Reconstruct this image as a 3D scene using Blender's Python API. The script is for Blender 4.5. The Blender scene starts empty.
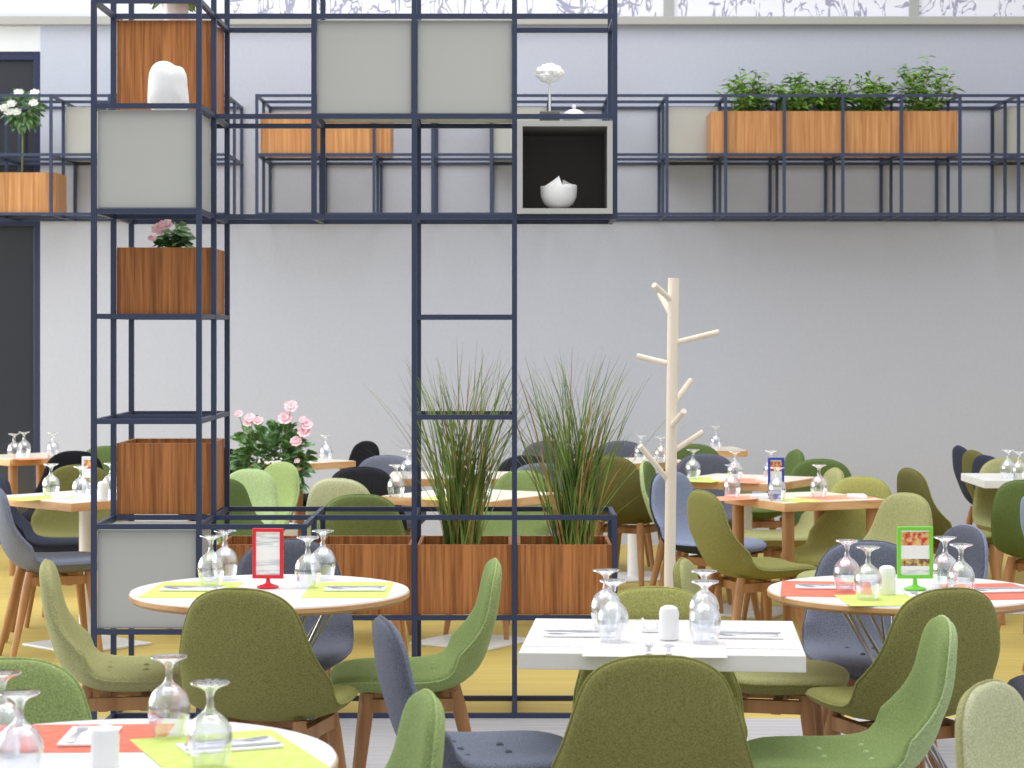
import bpy, math, random
from mathutils import Vector, Matrix, Euler
PI = math.pi
scene = bpy.context.scene
COL = scene.collection
random.seed(7)

# ------------------------------------------------------------------ camera model (used to take positions off the photograph)
F, H, HY, CX = 2130.0, 1.548, 330.0, 512.0
def at(px, py, d):
    return Vector(((px - CX) * d / F, d, H - (py - HY) * d / F))
def on(px, py, z=0.735):
    d = (H - z) * F / (py - HY)
    return Vector(((px - CX) * d / F, d, z))

cam_d = bpy.data.cameras.new('camera')
cam = bpy.data.objects.new('camera', cam_d); COL.objects.link(cam)
cam.location = (0, 0, H); cam.rotation_euler = (PI / 2, 0, 0)
cam_d.sensor_width = 36; cam_d.lens = 36 * F / 1024
cam_d.shift_y = -(384 - HY) / 1024
cam_d.clip_end = 100
cam_d.dof.use_dof = True; cam_d.dof.focus_distance = 7.2; cam_d.dof.aperture_fstop = 9
scene.camera = cam
vs = scene.view_settings
vs.view_transform = 'Standard'; vs.look = 'None'; vs.gamma = 1; vs.use_curve_mapping = False
vs.exposure = 0.0

# ------------------------------------------------------------------ materials
def lin(c):
    return tuple(((x / 255 / 12.92) if x / 255 <= 0.04045 else ((x / 255 + 0.055) / 1.055) ** 2.4) for x in c) + (1,)

def base_mat(name, rgb, rough=0.5, metal=0.0, spec=0.5):
    m = bpy.data.materials.new(name); m.use_nodes = True
    b = m.node_tree.nodes['Principled BSDF']
    b.inputs['Base Color'].default_value = lin(rgb)
    b.inputs['Roughness'].default_value = rough
    b.inputs['Metallic'].default_value = metal
    b.inputs['Specular IOR Level'].default_value = spec
    return m, m.node_tree, b

def noise_mat(name, rgb, rgb2, scale, rough=0.5, stretch=(1, 1, 1), lo=0.35, hi=0.65, detail=4, bump=0.0, spec=0.5, metal=0.0, dist=0.0):
    m, nt, b = base_mat(name, rgb, rough, metal, spec)
    N = nt.nodes; L = nt.links
    tc = N.new('ShaderNodeTexCoord'); mp = N.new('ShaderNodeMapping'); mp.inputs['Scale'].default_value = stretch
    nz = N.new('ShaderNodeTexNoise'); nz.inputs['Scale'].default_value = scale; nz.inputs['Detail'].default_value = detail
    nz.inputs['Distortion'].default_value = dist
    cr = N.new('ShaderNodeValToRGB')
    cr.color_ramp.elements[0].position = lo; cr.color_ramp.elements[0].color = lin(rgb)
    cr.color_ramp.elements[1].position = hi; cr.color_ramp.elements[1].color = lin(rgb2)
    L.new(tc.outputs['Object'], mp.inputs['Vector']); L.new(mp.outputs[0], nz.inputs['Vector'])
    L.new(nz.outputs['Fac'], cr.inputs['Fac']); L.new(cr.outputs[0], b.inputs['Base Color'])
    if bump:
        bp = N.new('ShaderNodeBump'); bp.inputs['Strength'].default_value = bump; bp.inputs['Distance'].default_value = 0.002
        L.new(nz.outputs['Fac'], bp.inputs['Height']); L.new(bp.outputs[0], b.inputs['Normal'])
    return m

def fabric(name, rgb):
    d = tuple(max(0, c * 0.86 - 3) for c in rgb); l = tuple(min(255, c * 1.10 + 4) for c in rgb)
    m = noise_mat(name, d, l, 260, 0.95, lo=0.3, hi=0.7, detail=3, bump=0.25, spec=0.15)
    b = m.node_tree.nodes['Principled BSDF']
    b.inputs['Sheen Weight'].default_value = 0.25; b.inputs['Sheen Roughness'].default_value = 0.4
    b.inputs['Sheen Tint'].default_value = lin(tuple(min(255, c * 1.3 + 20) for c in rgb))
    return m

FAB = {k: fabric('fabric_' + k, v) for k, v in dict(
    lolive=(156, 156, 92), olive=(133, 132, 78), moss=(124, 142, 88), sage=(194, 196, 156), lime=(166, 186, 134), dolive=(104, 102, 58),
    slate=(112, 117, 132), dslate=(95, 98, 110), lblue=(134, 144, 168), navy=(54, 58, 74), charcoal=(46, 47, 54), black=(22, 22, 27),
    dgreen=(94, 112, 64), leaf=(150, 168, 108), khaki=(160, 160, 112)).items()}

def wood(name, a, b_, scale=22, stretch=(1, 1, 0.07), rough=0.45, spec=0.35):
    return noise_mat(name, a, b_, scale, rough, stretch, 0.32, 0.68, 6, 0.08, spec, dist=0.6)
M = {}
M['walnut'] = wood('walnut_veneer', (144, 86, 42), (202, 134, 76), 80, (1, 1, 0.035))
M['oak'] = wood('oak_veneer', (172, 116, 68), (206, 152, 100), 60, (1, 1, 0.035))
M['legwood'] = wood('beech_legs', (156, 110, 70), (192, 146, 102), 14)
M['pale'] = wood('pale_birch', (240, 226, 202), (250, 240, 222), 20)
M['edge'] = wood('table_edge_wood', (198, 148, 98), (232, 190, 142), 18, (0.2, 0.2, 1))
M['navy'] = base_mat('navy_steel', (52, 62, 88), 0.42, 0.0, 0.5)[0]
M['grey'] = noise_mat('grey_panel', (185, 186, 180), (188, 189, 183), 2, 0.55)
M['boxdark'] = base_mat('dark_lining', (118, 115, 110), 0.8)[0]
M['lam'] = noise_mat('white_laminate', (240, 239, 236), (248, 247, 245), 8, 0.3)
M['slab'] = noise_mat('white_washed_board', (236, 234, 231), (246, 245, 243), 9, 0.32, (0.4, 3, 3), 0.3, 0.7, 5)
M['cream'] = noise_mat('cream_laminate', (236, 226, 206), (246, 238, 222), 10, 0.35, (0.5, 4, 1))
M['steel'] = base_mat('chrome', (212, 212, 218), 0.3, 0.9)[0]
M['ceram'] = base_mat('white_ceramic', (246, 246, 246), 0.25)[0]
M['plaster'] = noise_mat('white_plaster', (248, 248, 247), (253, 253, 252), 30, 0.8, bump=0.2)
M['paper'] = base_mat('white_paper', (246, 246, 248), 0.8)[0]
M['redmat'] = noise_mat('coral_paper', (228, 106, 80), (238, 124, 98), 30, 0.7)
M['peachmat'] = noise_mat('peach_paper', (238, 150, 116), (246, 172, 140), 30, 0.7)
M['limemat'] = noise_mat('lime_paper', (204, 222, 104), (214, 230, 126), 30, 0.7)
M['palemat'] = noise_mat('pale_wood_print', (218, 214, 210), (236, 233, 230), 12, 0.7, (0.5, 6, 1))
M['red'] = base_mat('red_plastic', (222, 40, 52), 0.35)[0]
M['green'] = base_mat('green_plastic', (122, 214, 62), 0.35)[0]
M['blue'] = base_mat('blue_plastic', (44, 70, 190), 0.35)[0]
M['clear'] = base_mat('white_plastic', (232, 234, 232), 0.35)[0]
M['photo'] = noise_mat('dish_photo', (206, 62, 50), (236, 196, 130), 60, 0.5, lo=0.42, hi=0.58)
M['photo2'] = noise_mat('menu_photo', (222, 196, 110), (120, 80, 86), 60, 0.5, lo=0.42, hi=0.58)
M['ink'] = noise_mat('printed_lines', (206, 208, 214), (248, 248, 248), 90, 0.6, (0.2, 1, 2), 0.4, 0.6)
M['soil'] = noise_mat('potting_soil', (40, 28, 20), (70, 50, 36), 60, 0.95)
M['leaf'] = noise_mat('green_leaf', (66, 112, 34), (150, 190, 78), 40, 0.55, lo=0.3, hi=0.7)
M['dleaf'] = noise_mat('dark_leaf', (54, 104, 56), (146, 182, 124), 40, 0.5, lo=0.3, hi=0.7)
M['grass'] = noise_mat('grass_blade', (72, 102, 34), (168, 190, 96), 14, 0.6, (1, 1, 0.3), 0.3, 0.7)
M['drygrass'] = noise_mat('dry_grass_blade', (150, 120, 60), (200, 160, 96), 14, 0.7)
M['stem'] = base_mat('plant_stem', (120, 128, 66), 0.7)[0]
M['pink'] = noise_mat('pink_petal', (244, 178, 190), (253, 232, 234), 60, 0.6)
M['wpetal'] = noise_mat('white_petal', (238, 240, 230), (252, 252, 248), 60, 0.6)
M['wtrim'] = base_mat('white_trim', (226, 228, 230), 0.6)[0]
M['greytrim'] = base_mat('grey_ledge', (176, 176, 172), 0.6)[0]
M['mull'] = base_mat('grey_mullion', (172, 174, 172), 0.6)[0]
M['frame'] = base_mat('navy_door_frame', (38, 44, 78), 0.4)[0]
M['wall'] = noise_mat('grey_wall_paint', (190, 194, 207), (193, 197, 210), 40, 0.85, bump=0.03, spec=0.2)
M['floor'] = noise_mat('grey_plank_floor', (168, 167, 170), (200, 199, 200), 7, 0.55, (0.25, 9, 1), 0.3, 0.7, 6)
M['carpet'] = noise_mat('yellow_floor', (192, 168, 84), (206, 184, 104), 5, 0.7, (0.3, 5, 1), 0.3, 0.7, 5)

def glass_mat(name, tint=(0.97, 0.98, 1.0), gl=0.08, ior=1.5, extra=0.0):
    m = bpy.data.materials.new(name); m.use_nodes = True
    nt = m.node_tree; N = nt.nodes; L = nt.links
    N.remove(N['Principled BSDF']); out = N['Material Output']
    tr = N.new('ShaderNodeBsdfTransparent'); tr.inputs[0].default_value = tint + (1,)
    gs = N.new('ShaderNodeBsdfGlossy'); gs.inputs['Roughness'].default_value = gl
    gs.inputs['Color'].default_value = (1, 1, 1, 1)
    lw = N.new('ShaderNodeLayerWeight'); lw.inputs['Blend'].default_value = 0.36
    mr = N.new('ShaderNodeMapRange'); mr.inputs['To Min'].default_value = 0.10 + extra; mr.inputs['To Max'].default_value = 0.95
    L.new(lw.outputs['Facing'], mr.inputs['Value'])
    mx = N.new('ShaderNodeMixShader'); L.new(mr.outputs[0], mx.inputs[0]); L.new(tr.outputs[0], mx.inputs[1]); L.new(gs.outputs[0], mx.inputs[2])
    L.new(mx.outputs[0], out.inputs['Surface'])
    return m
M['glass'] = glass_mat('clear_glass')

def dark_glass():
    m, nt, b = base_mat('dark_door_glass', (50, 53, 60), 0.1, 0.0, 0.6)
    return m
M['dglass'] = dark_glass()

def mural_mat():
    m, nt, b = base_mat('ink_sketch_print', (236, 237, 246), 0.5)
    N = nt.nodes; L = nt.links
    tc = N.new('ShaderNodeTexCoord')
    def layer(scale, st, thr, wid, dist):
        mp = N.new('ShaderNodeMapping'); mp.inputs['Scale'].default_value = st
        nz = N.new('ShaderNodeTexNoise'); nz.inputs['Scale'].default_value = scale; nz.inputs['Detail'].default_value = 3; nz.inputs['Distortion'].default_value = dist
        L.new(tc.outputs['Object'], mp.inputs[0]); L.new(mp.outputs[0], nz.inputs['Vector'])
        s = N.new('ShaderNodeMath'); s.operation = 'SUBTRACT'; s.inputs[1].default_value = thr; L.new(nz.outputs['Fac'], s.inputs[0])
        a = N.new('ShaderNodeMath'); a.operation = 'ABSOLUTE'; L.new(s.outputs[0], a.inputs[0])
        c = N.new('ShaderNodeMath'); c.operation = 'LESS_THAN'; c.inputs[1].default_value = wid; L.new(a.outputs[0], c.inputs[0])
        return c
    a = layer(4.5, (1.3, 1, 0.8), 0.55, 0.014, 1.0); b2 = layer(8, (1.8, 1, 0.3), 0.60, 0.022, 0.3); c3 = layer(3, (1, 1, 2.2), 0.66, 0.02, 0.8)
    mx = N.new('ShaderNodeMath'); mx.operation = 'MAXIMUM'; L.new(a.outputs[0], mx.inputs[0]); L.new(b2.outputs[0], mx.inputs[1])
    m2 = N.new('ShaderNodeMath'); m2.operation = 'MAXIMUM'; L.new(mx.outputs[0], m2.inputs[0]); L.new(c3.outputs[0], m2.inputs[1])
    k = N.new('ShaderNodeMath'); k.operation = 'MULTIPLY'; k.inputs[1].default_value = 0.7; L.new(m2.outputs[0], k.inputs[0])
    cm = N.new('ShaderNodeMixRGB'); cm.inputs[1].default_value = lin((238, 239, 248)); cm.inputs[2].default_value = lin((112, 112, 150))
    L.new(k.outputs[0], cm.inputs[0]); L.new(cm.outputs[0], b.inputs['Base Color'])
    return m
M['mural'] = mural_mat()

# ------------------------------------------------------------------ mesh helpers
class MB:
    def __init__(s): s.v = []; s.f = []; s.mi = []
    def add(s, vs_, fs, mi=0):
        n = len(s.v); s.v += [tuple(v) for v in vs_]; s.f += [tuple(i + n for i in f) for f in fs]; s.mi += [mi] * len(fs)
        return s
    def box(s, c, sz, R=None, mi=0):
        x, y, z = sz[0] / 2, sz[1] / 2, sz[2] / 2
        vs_ = [Vector(p) for p in ((-x, -y, -z), (x, -y, -z), (x, y, -z), (-x, y, -z), (-x, -y, z), (x, -y, z), (x, y, z), (-x, y, z))]
        if R is not None: vs_ = [R @ v for v in vs_]
        c = Vector(c)
        return s.add([v + c for v in vs_], [(0, 3, 2, 1), (4, 5, 6, 7), (0, 1, 5, 4), (1, 2, 6, 5), (2, 3, 7, 6), (3, 0, 4, 7)], mi)
    def bb(s, lo, hi, mi=0):
        return s.box([(a + b) / 2 for a, b in zip(lo, hi)], [b - a for a, b in zip(lo, hi)], None, mi)
    def tube(s, pts, r, n=8, mi=0, caps=True, closed=False):
        pts = [Vector(p) for p in pts]; k = len(pts)
        rs = r if isinstance(r, (list, tuple)) else [r] * k
        vs_ = []; up = None
        for i, p in enumerate(pts):
            if closed: t = (pts[(i + 1) % k] - pts[i - 1]).normalized()
            else: t = (pts[min(i + 1, k - 1)] - pts[max(i - 1, 0)]).normalized()
            if up is None:
                up = Vector((0, 0, 1)) if abs(t.z) < 0.9 else Vector((1, 0, 0))
            a = t.cross(up).normalized(); b = a.cross(t).normalized(); up = b
            for j in range(n):
                q = 2 * PI * j / n
                vs_.append(p + (a * math.cos(q) + b * math.sin(q)) * rs[i])
        fs = []
        for i in range(k if closed else k - 1):
            i2 = (i + 1) % k
            for j in range(n):
                j2 = (j + 1) % n
                fs.append((i * n + j, i2 * n + j, i2 * n + j2, i * n + j2))
        if caps and not closed:
            fs.append(tuple(range(n))); fs.append(tuple((k - 1) * n + j for j in reversed(range(n))))
        return s.add(vs_, fs, mi)
    def lathe(s, prof, c=(0, 0, 0), n=24, mi=0, sx=1, sy=1):
        vs_ = []; c = Vector(c)
        for r, z in prof:
            for j in range(n):
                q = 2 * PI * j / n
                vs_.append(c + Vector((r * math.cos(q) * sx, r * math.sin(q) * sy, z)))
        fs = []
        for i in range(len(prof) - 1):
            for j in range(n):
                j2 = (j + 1) % n
                fs.append((i * n + j, i * n + j2, (i + 1) * n + j2, (i + 1) * n + j))
        if prof[0][0] > 1e-6: fs.append(tuple(reversed(range(n))))
        if prof[-1][0] > 1e-6: fs.append(tuple((len(prof) - 1) * n + j for j in range(n)))
        return s.add(vs_, fs, mi)
    def mesh(s, name, smooth=40):
        me = bpy.data.meshes.new(name); me.from_pydata(s.v, [], s.f); me.update()
        if any(s.mi): me.polygons.foreach_set('material_index', s.mi)
        if smooth:
            me.shade_smooth(); me.set_sharp_from_angle(angle=math.radians(smooth))
        return me
    def build(s, name, mat, parent=None, smooth=40, bevel=0):
        me = s.mesh(name, smooth)
        for m in (mat if isinstance(mat, (list, tuple)) else [mat]): me.materials.append(m)
        return place(name, me, parent, bevel)

def place(name, me, parent=None, bevel=0, mats=None):
    o = bpy.data.objects.new(name, me); COL.objects.link(o)
    if parent is not None: o.parent = parent
    if bevel:
        b = o.modifiers.new('bevel', 'BEVEL'); b.width = bevel; b.segments = 2; b.limit_method = 'ANGLE'
    if mats:
        for i, m in enumerate(mats):
            o.material_slots[i].link = 'OBJECT'; o.material_slots[i].material = m
    return o

def tag(o, label, cat, group=None, kind=None):
    o['label'] = label; o['category'] = cat
    if group: o['group'] = group
    if kind: o['kind'] = kind
    return o
def thing(name, label, cat, loc=(0, 0, 0), rz=0.0, group=None):
    o = bpy.data.objects.new(name, None); COL.objects.link(o); o.empty_display_size = 0.05
    o.location = loc; o.rotation_euler = (0, 0, rz)
    return tag(o, label, cat, group)
def struct(o):
    o['kind'] = 'structure'; return o

# ------------------------------------------------------------------ setting
WY = 15.352          # wall face
struct(MB().bb((-7, -1, -0.1), (8, 8.49, 0)).build('floor', M['floor'], smooth=0))
struct(MB().bb((-7, 8.49, -0.1), (8, 16.2, 0.0)).build('floor_rear', M['carpet'], smooth=0))
XD = -3.40
struct(MB().bb((XD, WY, 0), (8, WY + 0.3, 3.74)).build('wall_back', M['wall'], smooth=0))
struct(MB().bb((-7, WY + 0.03, 3.56), (XD, WY + 0.3, 3.74)).bb((-7, WY + 0.03, 0), (-5.2, WY + 0.3, 3.56)).build('wall_back_left', M['wtrim'], smooth=0))
struct(MB().bb((-7, WY, 3.80), (-2.06, WY + 0.3, 5.2)).build('wall_upper', M['wtrim'], smooth=0))
struct(MB().bb((-7, WY - 0.07, 3.74), (8, WY + 0.3, 3.80)).build('trim_1', M['greytrim'], smooth=0, bevel=0.006))
struct(MB().bb((1.092, WY - 0.02, 3.80), (1.165, WY + 0.1, 5.2)).build('trim_2', M['mull'], smooth=0))
struct(MB().bb((2.86, WY - 0.02, 3.80), (2.93, WY + 0.1, 5.2)).build('trim_3', M['mull'], smooth=0))
for a, b, lab in ((-2.06, 1.092, 'long white panel of blue ink line drawing above the shelving lattice'),
                  (1.165, 2.86, 'white panel of ink line drawing between the two grey mullions'),
                  (2.93, 8, 'white ink-drawing panel right of the right-hand grey mullion')):
    tag(MB().bb((a, WY, 3.80), (b, WY + 0.1, 5.2)).build('mural_panel', M['mural'], smooth=0), lab, 'wall panel', 'ink drawing panels above the ledge')
# glazed door at the left
d = bpy.data.objects.new('door_1', None); COL.objects.link(d); d.location = (-4.3, WY + 0.1, 0); struct(d)
f = MB()
f.bb((0.84, -0.05, 0), (0.90, 0.06, 3.56)).bb((-0.90, -0.05, 3.50), (0.84, 0.06, 3.56)).bb((-0.90, -0.05, 2.30), (0.84, 0.06, 2.40))
f.bb((-0.90, -0.05, 0), (-0.84, 0.06, 3.50)).bb((-0.84, -0.05, 0), (0.84, 0.06, 0.12)).bb((-0.03, -0.05, 0.12), (0.03, 0.06, 2.3))
f.build('door_frame', M['frame'], d, 0, 0.004)
MB().bb((-0.84, 0.0, 0.12), (-0.03, 0.02, 2.3)).bb((0.03, 0.0, 0.12), (0.84, 0.02, 2.3)).build('door_pane', M['dglass'], d, 0)
MB().bb((-0.84, 0.0, 2.40), (0.84, 0.02, 3.50)).build('transom_pane', M['dglass'], d, 0)

# ------------------------------------------------------------------ steel shelving lattice
T = 0.0205
LX = lambda k: 0.01 + 0.4 * k
DC, DF, DR = 8.1, 8.5, 8.9
lat = thing('shelving_lattice', 'tall dark navy steel open lattice dividing the dining room', 'shelving', (0, DF, 0))
def bar(root, name, a, b, t=None):
    t = t or {'post': T, 'rail': T * .94, 'cross_bar': T * .88}[name]
    a = Vector(a); b = Vector(b); c = (a + b) / 2; s_ = [abs(x) + t for x in (b - a)]
    o = MB().box((0, 0, 0), s_).build(name, M['navy'], root, 0)
    o.location = c - root.location
for k in (-4, -3):
    for y in (DC, DF, DR): bar(lat, 'post', (LX(k), y, T / 2), (LX(k), y, 3.4))
for y in (DF, DR):
    for k in (-1, 0): bar(lat, 'post', (LX(k), y, T / 2), (LX(k), y, 3.4))
    for k in (-2, 1):
        bar(lat, 'post', (LX(k), y, 2.0), (LX(k), y, 3.4)); bar(lat, 'post', (LX(k), y, T / 2), (LX(k), y, 0.8))
bar(lat, 'post', (LX(-2), DC, T / 2), (LX(-2), DC, 0.8))
def rail(k0, k1, y, z): bar(lat, 'rail', (LX(k0), y, z), (LX(k1), y, z))
for j in range(9):
    z = 0.4 * j if j else T / 2
    rail(-4, -2 if j <= 2 else -3, DC, z)
    for y in (DF, DR):
        if j in (0, 1, 2): rail(-4, 1, y, z)
        elif j in (3, 4): rail(-4, -3, y, z); rail(-1, 0, y, z)
        else: rail(-4, 1, y, z)
    def cross(k, y0, y1): bar(lat, 'cross_bar', (LX(k), y0, z), (LX(k), y1, z))
    for k in (-4, -3): cross(k, DC, DR)
    ks = (-2, -1, 0, 1) if j in (0, 1, 2, 5, 6, 7, 8) else (-1, 0)
    for k in ks: cross(k, DC if (k == -2 and j <= 2) else DF, DR)

# wall-mounted frames
Z3 = (2.34, 2.745, 3.148); D3 = (14.54, 14.94, 15.34)
def wall_frame(label, xs, x0, x1):
    r = thing('mounted_shelf_frame', label, 'shelving', (x0, 14.94, 2.34), group='wall-mounted steel shelf frames')
    for x in xs:
        for y in D3: bar(r, 'post', (x, y, Z3[0]), (x, y, Z3[2]))
        for z in Z3: bar(r, 'cross_bar', (x, D3[0], z), (x, D3[2], z))
    for y in D3:
        for z in Z3: bar(r, 'rail', (x0, y, z), (x1, y, z))
wall_frame('long navy steel shelf frame on the rear wall holding the leafy oak planter', [1.058 + 0.4 * k for k in range(-7, 9)], -1.742, 4.258)
wall_frame('short navy steel shelf frame on the rear wall above the dark glass door', [-3.147 + 0.4 * k for k in range(-3, 4)], -4.347, -1.947)

def display_box(lo, hi, label, mat='grey', name='display_box', cat='box', group='closed panel boxes in the lattice'):
    c = Vector(((lo[0] + hi[0]) / 2, (lo[1] + hi[1]) / 2, lo[2]))
    o = MB().bb([a - b for a, b in zip(lo, c)], [a - b for a, b in zip(hi, c)]).build(name, M[mat], None, 0, 0.004)
    o.location = c; return tag(o, label, cat, group)
g = 0.0108
def cell(k, y0, y1, z0, z1): return (LX(k) + g, y0 + g, z0 + 0.0115), (LX(k + 1) - g, y1 - g, z1)
display_box(*cell(-4, DC, DF, 2.0, 2.386), 'grey box on the lattice column carrying the white torso sculpture')
display_box(*cell(-4, DC, DF, 0.4, 0.786), 'grey box at the foot of the lattice column, behind the red-menu table')
display_box(*cell(-2, DF, DR, 2.4, 2.786), 'large grey box high in the lattice, nearer the column of the two neighbours')
display_box(*cell(-1, DF, DR, 2.4, 2.786), 'large grey box high in the lattice, next to the white tree ornament')
display_box(*cell(-4, DF, DR, 2.4, 2.786), 'walnut box at the top of the lattice column behind the white torso', 'walnut')
for x, lab in ((1.058, 'small grey box in the wall frame left of the oak planter'), (-0.142, 'small grey box in the wall frame behind the white tree ornament'),
               (3.458, 'small grey box in the wall frame at the right edge of the photo'), (-3.147, 'small grey box in the wall frame beside the white flower tree')):
    display_box((x + g, 14.955, 2.757), (x + 0.4 - g, 15.325, 3.115), lab, 'grey', 'display_box', 'box', 'grey boxes in the wall frames')
# open box with dark lining
x0, x1, y0, y1, z0, z1 = LX(0) + g, LX(1) - g, 8.45, DR - g, 2.0100, 2.378; th = 0.021
ob = thing('open_display_box', 'open-fronted grey box with dark inside holding the broken white bowl', 'box', ((x0 + x1) / 2, (y0 + y1) / 2, z0))
mm = MB(); L_ = ob.location
def rel(lo, hi): return [a - b for a, b in zip(lo, L_)], [a - b for a, b in zip(hi, L_)]
for lo, hi in (((x0, y0, z0), (x1, y1, z0 + th)), ((x0, y0, z1 - th), (x1, y1, z1)), ((x0, y0, z0 + th), (x0 + th, y1, z1 - th)), ((x1 - th, y0, z0 + th), (x1, y1, z1 - th)), ((x0 + th, y1 - th, z0 + th), (x1 - th, y1, z1 - th))):
    mm.bb(*rel(lo, hi))
mm.build('box_shell', M['grey'], ob, 0)
mm = MB(); e = 0.0015; a0, a1, b0, b1 = x0 + th, x1 - th, z0 + th, z1 - th; yb = y1 - th
for lo, hi in (((a0, yb - e, b0), (a1, yb, b1)), ((a0, y0 + 0.012, b0), (a0 + e, yb, b1)), ((a1 - e, y0 + 0.012, b0), (a1, yb, b1)), ((a0, y0 + 0.012, b1 - e), (a1, yb, b1)), ((a0, y0 + 0.05, b0), (a1, yb, b0 + e))):
    mm.bb(*rel(lo, hi))
lo_ = mm.build('lining', M['boxdark'], ob, 0); lo_['label'] = 'dark lining'

def planter(lo, hi, label, mat='walnut', group='wooden planter boxes', soil=0.05):
    c = Vector(((lo[0] + hi[0]) / 2, (lo[1] + hi[1]) / 2, lo[2]))
    r = thing('planter_box', label, 'planter', c, 0, group)
    lo = [a - b for a, b in zip(lo, c)]; hi = [a - b for a, b in zip(hi, c)]; t = 0.014
    m = MB()
    m.bb(lo, (hi[0], lo[1] + t, hi[2])).bb((lo[0], hi[1] - t, lo[2]), hi)
    m.bb((lo[0], lo[1] + t, lo[2]), (lo[0] + t, hi[1] - t, hi[2])).bb((hi[0] - t, lo[1] + t, lo[2]), (hi[0], hi[1] - t, hi[2]))
    m.bb((lo[0] + t, lo[1] + t, lo[2]), (hi[0] - t, hi[1] - t, lo[2] + t))
    m.build('box_panels', M[mat], r, 0, 0.0015)
    s = MB().bb((lo[0] + t, lo[1] + t, lo[2] + t), (hi[0] - t, hi[1] - t, hi[2] - soil)).build('soil', M['soil'], r, 0); s['label'] = 'dark soil'
    return r
planter(*cell(-4, DF, DR, 1.6, 1.878), 'walnut planter on the lattice column with the pale pink bloom')
planter(*cell(-4, DF, DR, 0.8, 1.096), 'empty walnut planter low on the lattice column, level with the table tops')
for k, lab in ((-3, 'walnut planter in the lattice base hidden behind the red menu stand'), (-2, 'empty walnut planter in the lattice base behind the right end of the red-menu table'),
               (-1, 'walnut planter in the lattice base with grass, nearer the lattice column'), (0, 'walnut planter with grass at the right end of the lattice base')):
    planter(*cell(k, DF, DR, 0.4, 0.69), lab)
planter((1.362, 14.565, 2.757), (3.046, 14.925, 3.045), 'long oak planter full of leafy plants in the wall frame', 'oak')
planter((-1.72, 14.565, 2.757), (-0.83, 14.925, 3.03), 'empty oak planter in the wall frame below the large grey boxes', 'oak')
planter((-4.2, 14.565, 2.352), (-3.12, 14.925, 2.626), 'oak planter in the wall frame with the white flower tree', 'oak')

# ------------------------------------------------------------------ ornaments
def blob(name, outline, depth, mat, loc, label, cat, n=7):
    # a rounded solid whose front silhouette is the outline (x, z) and whose depth bulges towards the middle
    cx = sum(p[0] for p in outline) / len(outline); cz = sum(p[1] for p in outline) / len(outline)
    m = MB(); k = len(outline); vs_ = []; fs = []
    for side in (-1, 1):
        for i in range(n):
            a = i / n * PI / 2; r = math.cos(a); h = math.sin(a)
            rr = 1 - (1 - r) * 0.999
            for (x, z) in outline: vs_.append((cx + (x - cx) * rr, side * depth / 2 * h, cz + (z - cz) * rr))
    for s_ in (0, 1):
        o = s_ * n * k
        for i in range(n - 1):
            for j in range(k):
                j2 = (j + 1) % k; q = (o + i * k + j, o + i * k + j2, o + (i + 1) * k + j2, o + (i + 1) * k + j)
                fs.append(q if s_ == 0 else q[::-1])
        cap = tuple(o + (n - 1) * k + j for j in range(k)); fs.append(cap if s_ == 0 else cap[::-1])
    m.add(vs_, fs); o = m.build(name, M[mat], None, 60); o.location = loc
    s = o.modifiers.new('subsurf', 'SUBSURF'); s.levels = 1; s.render_levels = 1
    return tag(o, label, cat)
blob('torso_sculpture', [(-.083, 0), (-.084, .05), (-.082, .10), (-.08, .14), (-.075, .17), (-.06, .195), (-.035, .207), (-.008, .207), (.012, .197), (.026, .185), (.045, .187), (.062, .172), (.072, .14), (.071, .11), (.076, .08), (.078, .04), (.082, 0)],
     0.13, 'plaster', (at(169, 111, 8.27).x, 8.27, 2.3865), 'white abstract torso sculpture on the grey box of the lattice column', 'sculpture')
tr = thing('tree_ornament', 'white puffball tree ornament with dark foot on top of the open box', 'ornament', (at(550, 122, 8.45).x, 8.53, 2.3785))
MB().bb((-.04, -.035, 0), (.04, .035, .042)).build('foot', M['boxdark'], tr, 0, 0.002)['label'] = 'dark block foot'
MB().tube([(0, 0, .04), (0, 0, .17)], 0.0045).build('stem', M['ceram'], tr)
m = MB().lathe([(0, .158), (.025, .163), (.044, .178), (.05, .198), (.044, .218), (.025, .231), (0, .236)], n=20, sy=.8); rnd = random.Random(3)
for i in range(60):
    th_ = rnd.uniform(0, 2 * PI); ph = math.acos(rnd.uniform(-1, 1)); q = Vector((math.sin(ph) * math.cos(th_) * .045, math.sin(ph) * math.sin(th_) * .035, math.cos(ph) * .03 + .197))
    m.lathe([(0.0, -.012), (.011, -.009), (.015, 0), (.011, .009), (0.0, .012)], q, 8)
m.build('crown', M['plaster'], tr)
m = MB().lathe([(.0, 0), (.03, 0), (.042, .012), (.042, .026), (.034, .037), (.016, .045), (.005, .047), (.009, .054), (.006, .06), (0, .062)], n=20)
o = m.build('lidded_pot', M['ceram']); o.scale = (1.1, 1.1, 1.25); o.location = (at(574, 122, 8.57).x, 8.57, 2.3786); tag(o, 'small white lidded pot on top of the open box beside the tree ornament', 'pot')
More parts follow.
